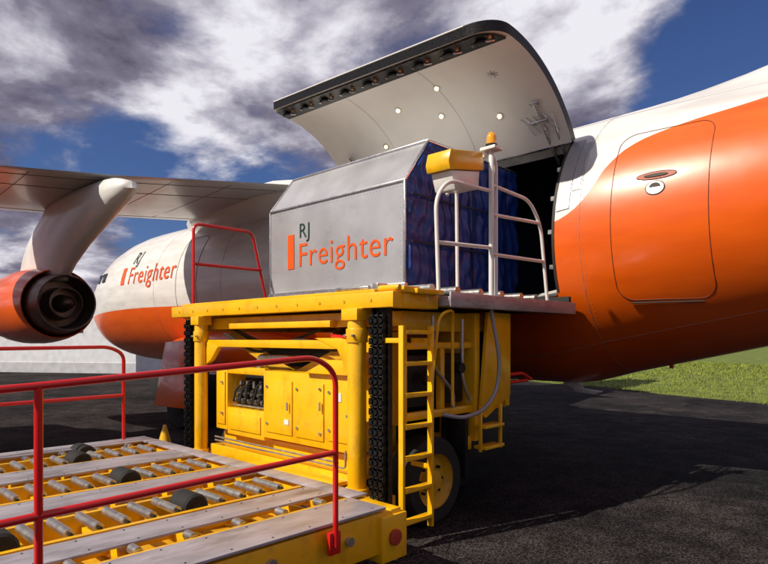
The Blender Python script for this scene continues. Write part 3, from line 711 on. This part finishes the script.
# ---------------------------------------------------------------- low white building
bd = empty('white_airfield_building', (-33, 6, 0))
ang = -58
def brot(x, y, z):
    a = R(ang); return Vector((-33+x*math.cos(a)-y*math.sin(a), 6+x*math.sin(a)+y*math.cos(a), z))
mb = MB(); mb.box(brot(0, 0, 1.5), (7, 17, 3.0), (0, 0, ang)); mb.done('walls', bd, WAL)
mb = MB(); mb.box(brot(0, 0, 3.08), (7.5, 17.6, .14), (0, 0, ang)); mb.box(brot(0, 0, 3.30), (4, 17.0, .28), (0, 0, ang)); mb.done('roof', bd, ROOF, .03)
mb = MB(); ms = MB()
for k in range(3):
    mb.box(brot(3.52, -5+k*5, 2.2), (.06, 1.2, .4), (0, 0, ang))
ms.box(brot(3.51, 0, .25), (.04, 17.05, .5), (0, 0, ang))
mb.done('windows', bd, GLS); ms.done('plinth', bd, ROOF)
MB().box(brot(3.53, -2.5, 1.05), (.08, .95, 2.1), (0, 0, ang)).done('door', bd, ROOF)

# ---------------------------------------------------------------- GROUND
am = bpy.data.materials.new('asphalt'); am.use_nodes = True
N = am.node_tree.nodes; L = am.node_tree.links; b = N['Principled BSDF']; tc = N.new('ShaderNodeTexCoord')
def noise(sc, det=8, ro=.6):
    n = N.new('ShaderNodeTexNoise'); n.inputs['Scale'].default_value = sc; n.inputs['Detail'].default_value = det; n.inputs['Roughness'].default_value = ro
    L.new(tc.outputs['Object'], n.inputs['Vector']); return n
na, nb, nc = noise(.45, 5), noise(2.6, 6, .7), noise(60, 3, .8)
vo = N.new('ShaderNodeTexVoronoi'); vo.inputs['Scale'].default_value = 55; L.new(tc.outputs['Object'], vo.inputs['Vector'])
r1 = N.new('ShaderNodeValToRGB'); r1.color_ramp.elements[0].position = .36; r1.color_ramp.elements[0].color = (.020, .019, .021, 1); r1.color_ramp.elements[1].position = .66; r1.color_ramp.elements[1].color = (.075, .064, .064, 1)
L.new(na.outputs[0], r1.inputs[0])
r2 = N.new('ShaderNodeMapRange'); r2.inputs[1].default_value = .35; r2.inputs[2].default_value = .7; r2.inputs[3].default_value = .5; r2.inputs[4].default_value = 1.5; L.new(nb.outputs[0], r2.inputs[0])
r3 = N.new('ShaderNodeMapRange'); r3.inputs[1].default_value = .0; r3.inputs[2].default_value = .6; r3.inputs[3].default_value = 2.2; r3.inputs[4].default_value = .3; L.new(vo.outputs['Distance'], r3.inputs[0])
mu = N.new('ShaderNodeMath'); mu.operation = 'MULTIPLY'; L.new(r2.outputs[0], mu.inputs[0]); L.new(r3.outputs[0], mu.inputs[1])
vm = N.new('ShaderNodeVectorMath'); vm.operation = 'SCALE'; L.new(r1.outputs[0], vm.inputs[0]); L.new(mu.outputs[0], vm.inputs['Scale'])
L.new(vm.outputs[0], b.inputs['Base Color']); b.inputs['Roughness'].default_value = .95; b.inputs['Specular IOR Level'].default_value = .08
bu = N.new('ShaderNodeBump'); bu.inputs['Strength'].default_value = .8; bu.inputs['Distance'].default_value = .012; L.new(nc.outputs[0], bu.inputs['Height']); L.new(bu.outputs[0], b.inputs['Normal'])
def sheet(name, pts, z, m):
    me = bpy.data.meshes.new(name); me.from_pydata([(x, y, z) for x, y in pts], [], [list(range(len(pts)))]); me.materials.append(m)
    o = bpy.data.objects.new(name, me); scene.collection.objects.link(o); return o
sheet('ground', [(-3000, -3000), (3000, -3000), (3000, 3000), (-3000, 3000)], 0, am)
gm = mat('grass_ground', (.12, .16, .018), .9, var=.4, nscale=1.2, bump=.8, bscale=14, dirt=.5, dscale=.8, dcol=(.17, .17, .04))
d = Vector((7.25, -2.6)).normalized(); nrm = Vector((-d.y, d.x)); p0 = Vector((.6, 13.3))
pts = [p0+d*t+nrm*(.25*math.sin(t*.9)+.12*math.sin(t*2.7)) for t in [60-k*1.5 for k in range(90)]]
pts = [p0+d*1500]+pts+[p0-d*1500, p0-d*1500+nrm*2500, p0+d*1500+nrm*2500]
sheet('grass', [(p.x, p.y) for p in pts], .004, gm)
bl = bmesh.new()
for i in range(30000):
    t = random.uniform(-26, 16); q = random.random()**1.6*22+random.uniform(-.3, .3)
    p = p0+d*t+nrm*q; h = random.uniform(.04, .11)*(1+q*.02); a = random.uniform(0, 6.28); w = .012+.002*q
    lx, ly = random.uniform(-.04, .04), random.uniform(-.04, .04)
    v = [bl.verts.new((p.x-w*math.cos(a), p.y-w*math.sin(a), 0)), bl.verts.new((p.x+w*math.cos(a), p.y+w*math.sin(a), 0)), bl.verts.new((p.x+lx, p.y+ly, h))]
    bl.faces.new(v)
me = bpy.data.meshes.new('grass_blades'); bl.to_mesh(me); bl.free(); me.materials.append(mat('grass_blade', (.19, .23, .028), .8, var=.5, nscale=2))
go_ = bpy.data.objects.new('grass_tufts', me); scene.collection.objects.link(go_)

# ---------------------------------------------------------------- SKY
w = bpy.data.worlds.new('World'); scene.world = w; w.use_nodes = True
nt = w.node_tree; N = nt.nodes; L = nt.links
bg = N['Background']; bg.inputs['Strength'].default_value = 1
sk = N.new('ShaderNodeTexSky'); sk.sky_type = 'NISHITA'; sk.sun_disc = False
SE = 42; sdir = Vector((-.30, -.954, 0)).normalized()
sk.sun_elevation = R(SE); sk.sun_rotation = math.atan2(sdir.x, sdir.y)
tc = N.new('ShaderNodeTexCoord')
def M(op, a, b_=None, c=None):
    m = N.new('ShaderNodeMath'); m.operation = op
    for i, v in enumerate((a, b_, c)):
        if v is None: continue
        if isinstance(v, (int, float)): m.inputs[i].default_value = v
        else: L.new(v, m.inputs[i])
    return m.outputs[0]
nm = N.new('ShaderNodeVectorMath'); nm.operation = 'NORMALIZE'; L.new(tc.outputs['Generated'], nm.inputs[0])
sp = N.new('ShaderNodeSeparateXYZ'); L.new(nm.outputs[0], sp.inputs[0])
zz = M('ADD', M('MAXIMUM', sp.outputs[2], 0.0), .22)
cb = N.new('ShaderNodeCombineXYZ'); L.new(M('DIVIDE', sp.outputs[0], zz), cb.inputs[0]); L.new(M('DIVIDE', sp.outputs[1], zz), cb.inputs[1])
def wn(sc, det, ro, off, dist=0.):
    mp = N.new('ShaderNodeMapping'); mp.inputs['Location'].default_value = off; L.new(cb.outputs[0], mp.inputs[0])
    n = N.new('ShaderNodeTexNoise'); n.inputs['Scale'].default_value = sc; n.inputs['Detail'].default_value = det; n.inputs['Roughness'].default_value = ro; n.inputs['Distortion'].default_value = dist
    L.new(mp.outputs[0], n.inputs['Vector']); return n.outputs[0]
n1 = wn(2.3, 11, .57, (3, 1, 0), .2)
def blob(v, deg, wt):
    v = Vector(v).normalized(); dn = N.new('ShaderNodeVectorMath'); dn.operation = 'DOT_PRODUCT'; dn.inputs[1].default_value = v
    L.new(nm.outputs[0], dn.inputs[0]); mr = N.new('ShaderNodeMapRange'); mr.interpolation_type = 'SMOOTHSTEP'
    mr.inputs[1].default_value = math.cos(R(deg)); mr.inputs[2].default_value = 1; mr.inputs[4].default_value = wt
    L.new(dn.outputs['Value'], mr.inputs[0]); return mr.outputs[0]
acc = M('ADD', M('ADD', M('MULTIPLY', n1, 1.5), -.25), .25)
for v, dg, wt in (((-.916, .506, .25), 11, -.30), ((-1.012, .413, .24), 9, -.20), ((-.819, .599, .21), 9, -.24), ((-.20, 1.17, .42), 17, -.55), ((-.15, 1.2, .55), 9, -.2), ((-1.0, .38, .10), 9, .1)):
    acc = M('ADD', acc, blob(v, dg, wt))
mk = N.new('ShaderNodeMapRange'); mk.interpolation_type = 'SMOOTHSTEP'; mk.inputs[1].default_value = .36; mk.inputs[2].default_value = .68; L.new(acc, mk.inputs[0])
n2 = wn(2.3, 11, .57, (3.0-.05, 1.0-.14, 0), .2)
dif = M('MULTIPLY', M('SUBTRACT', n1, n2), 2.0)
n3 = wn(1.1, 7, .6, (9, 4, 0), .3)
sh = M('ADD', M('ADD', dif, M('MULTIPLY', n3, 1.25)), -.14)
for v, dg, wt in (((-.831, .588, .42), 15, .24), ((-1.085, .343, .45), 17, -.08), ((-.45, .95, .50), 14, .18), ((-1.0, .38, .12), 14, .18), ((-.66, .75, .62), 12, .06)):
    sh = M('ADD', sh, blob(v, dg, wt))
cr = N.new('ShaderNodeValToRGB'); e = cr.color_ramp.elements
e[0].position = .20; e[0].color = (.115, .10, .15, 1); e[1].position = .90; e[1].color = (.86, .84, .90, 1)
k = e.new(.45); k.color = (.22, .205, .275, 1); k = e.new(.66); k.color = (.47, .45, .53, 1)
L.new(sh, cr.inputs[0])
tint = N.new('ShaderNodeMix'); tint.data_type = 'RGBA'; tint.blend_type = 'MULTIPLY'; tint.inputs[0].default_value = 1; tint.inputs[7].default_value = (.034, .045, .074, 1)
L.new(sk.outputs[0], tint.inputs[6])
mx = N.new('ShaderNodeMix'); mx.data_type = 'RGBA'; L.new(mk.outputs[0], mx.inputs[0]); L.new(tint.outputs[2], mx.inputs[6]); L.new(cr.outputs[0], mx.inputs[7])
L.new(mx.outputs[2], bg.inputs['Color'])
sun = bpy.data.lights.new('sun', 'SUN'); sun.energy = 5.0; sun.angle = R(.6); sun.color = (1, .91, .77)
so_ = bpy.data.objects.new('sun', sun); scene.collection.objects.link(so_)
sv = Vector((sdir.x*math.cos(R(SE)), sdir.y*math.cos(R(SE)), math.sin(R(SE))))
so_.rotation_euler = sv.to_track_quat('Z', 'Y').to_euler(); so_.location = (0, 0, 20)

# ---------------------------------------------------------------- CAMERA
cam = bpy.data.cameras.new('camera'); co = bpy.data.objects.new('camera', cam); scene.collection.objects.link(co)
co.location = (4.214, -4.689, 1.7); co.rotation_euler = (R(90), 0, R(43.95))
cam.lens = 27.98; cam.sensor_width = 36; cam.shift_y = 56/768; cam.clip_end = 6000; cam.clip_start = .05
scene.camera = co
scene.view_settings.view_transform = 'Standard'; scene.view_settings.look = 'None'; scene.view_settings.exposure = 0
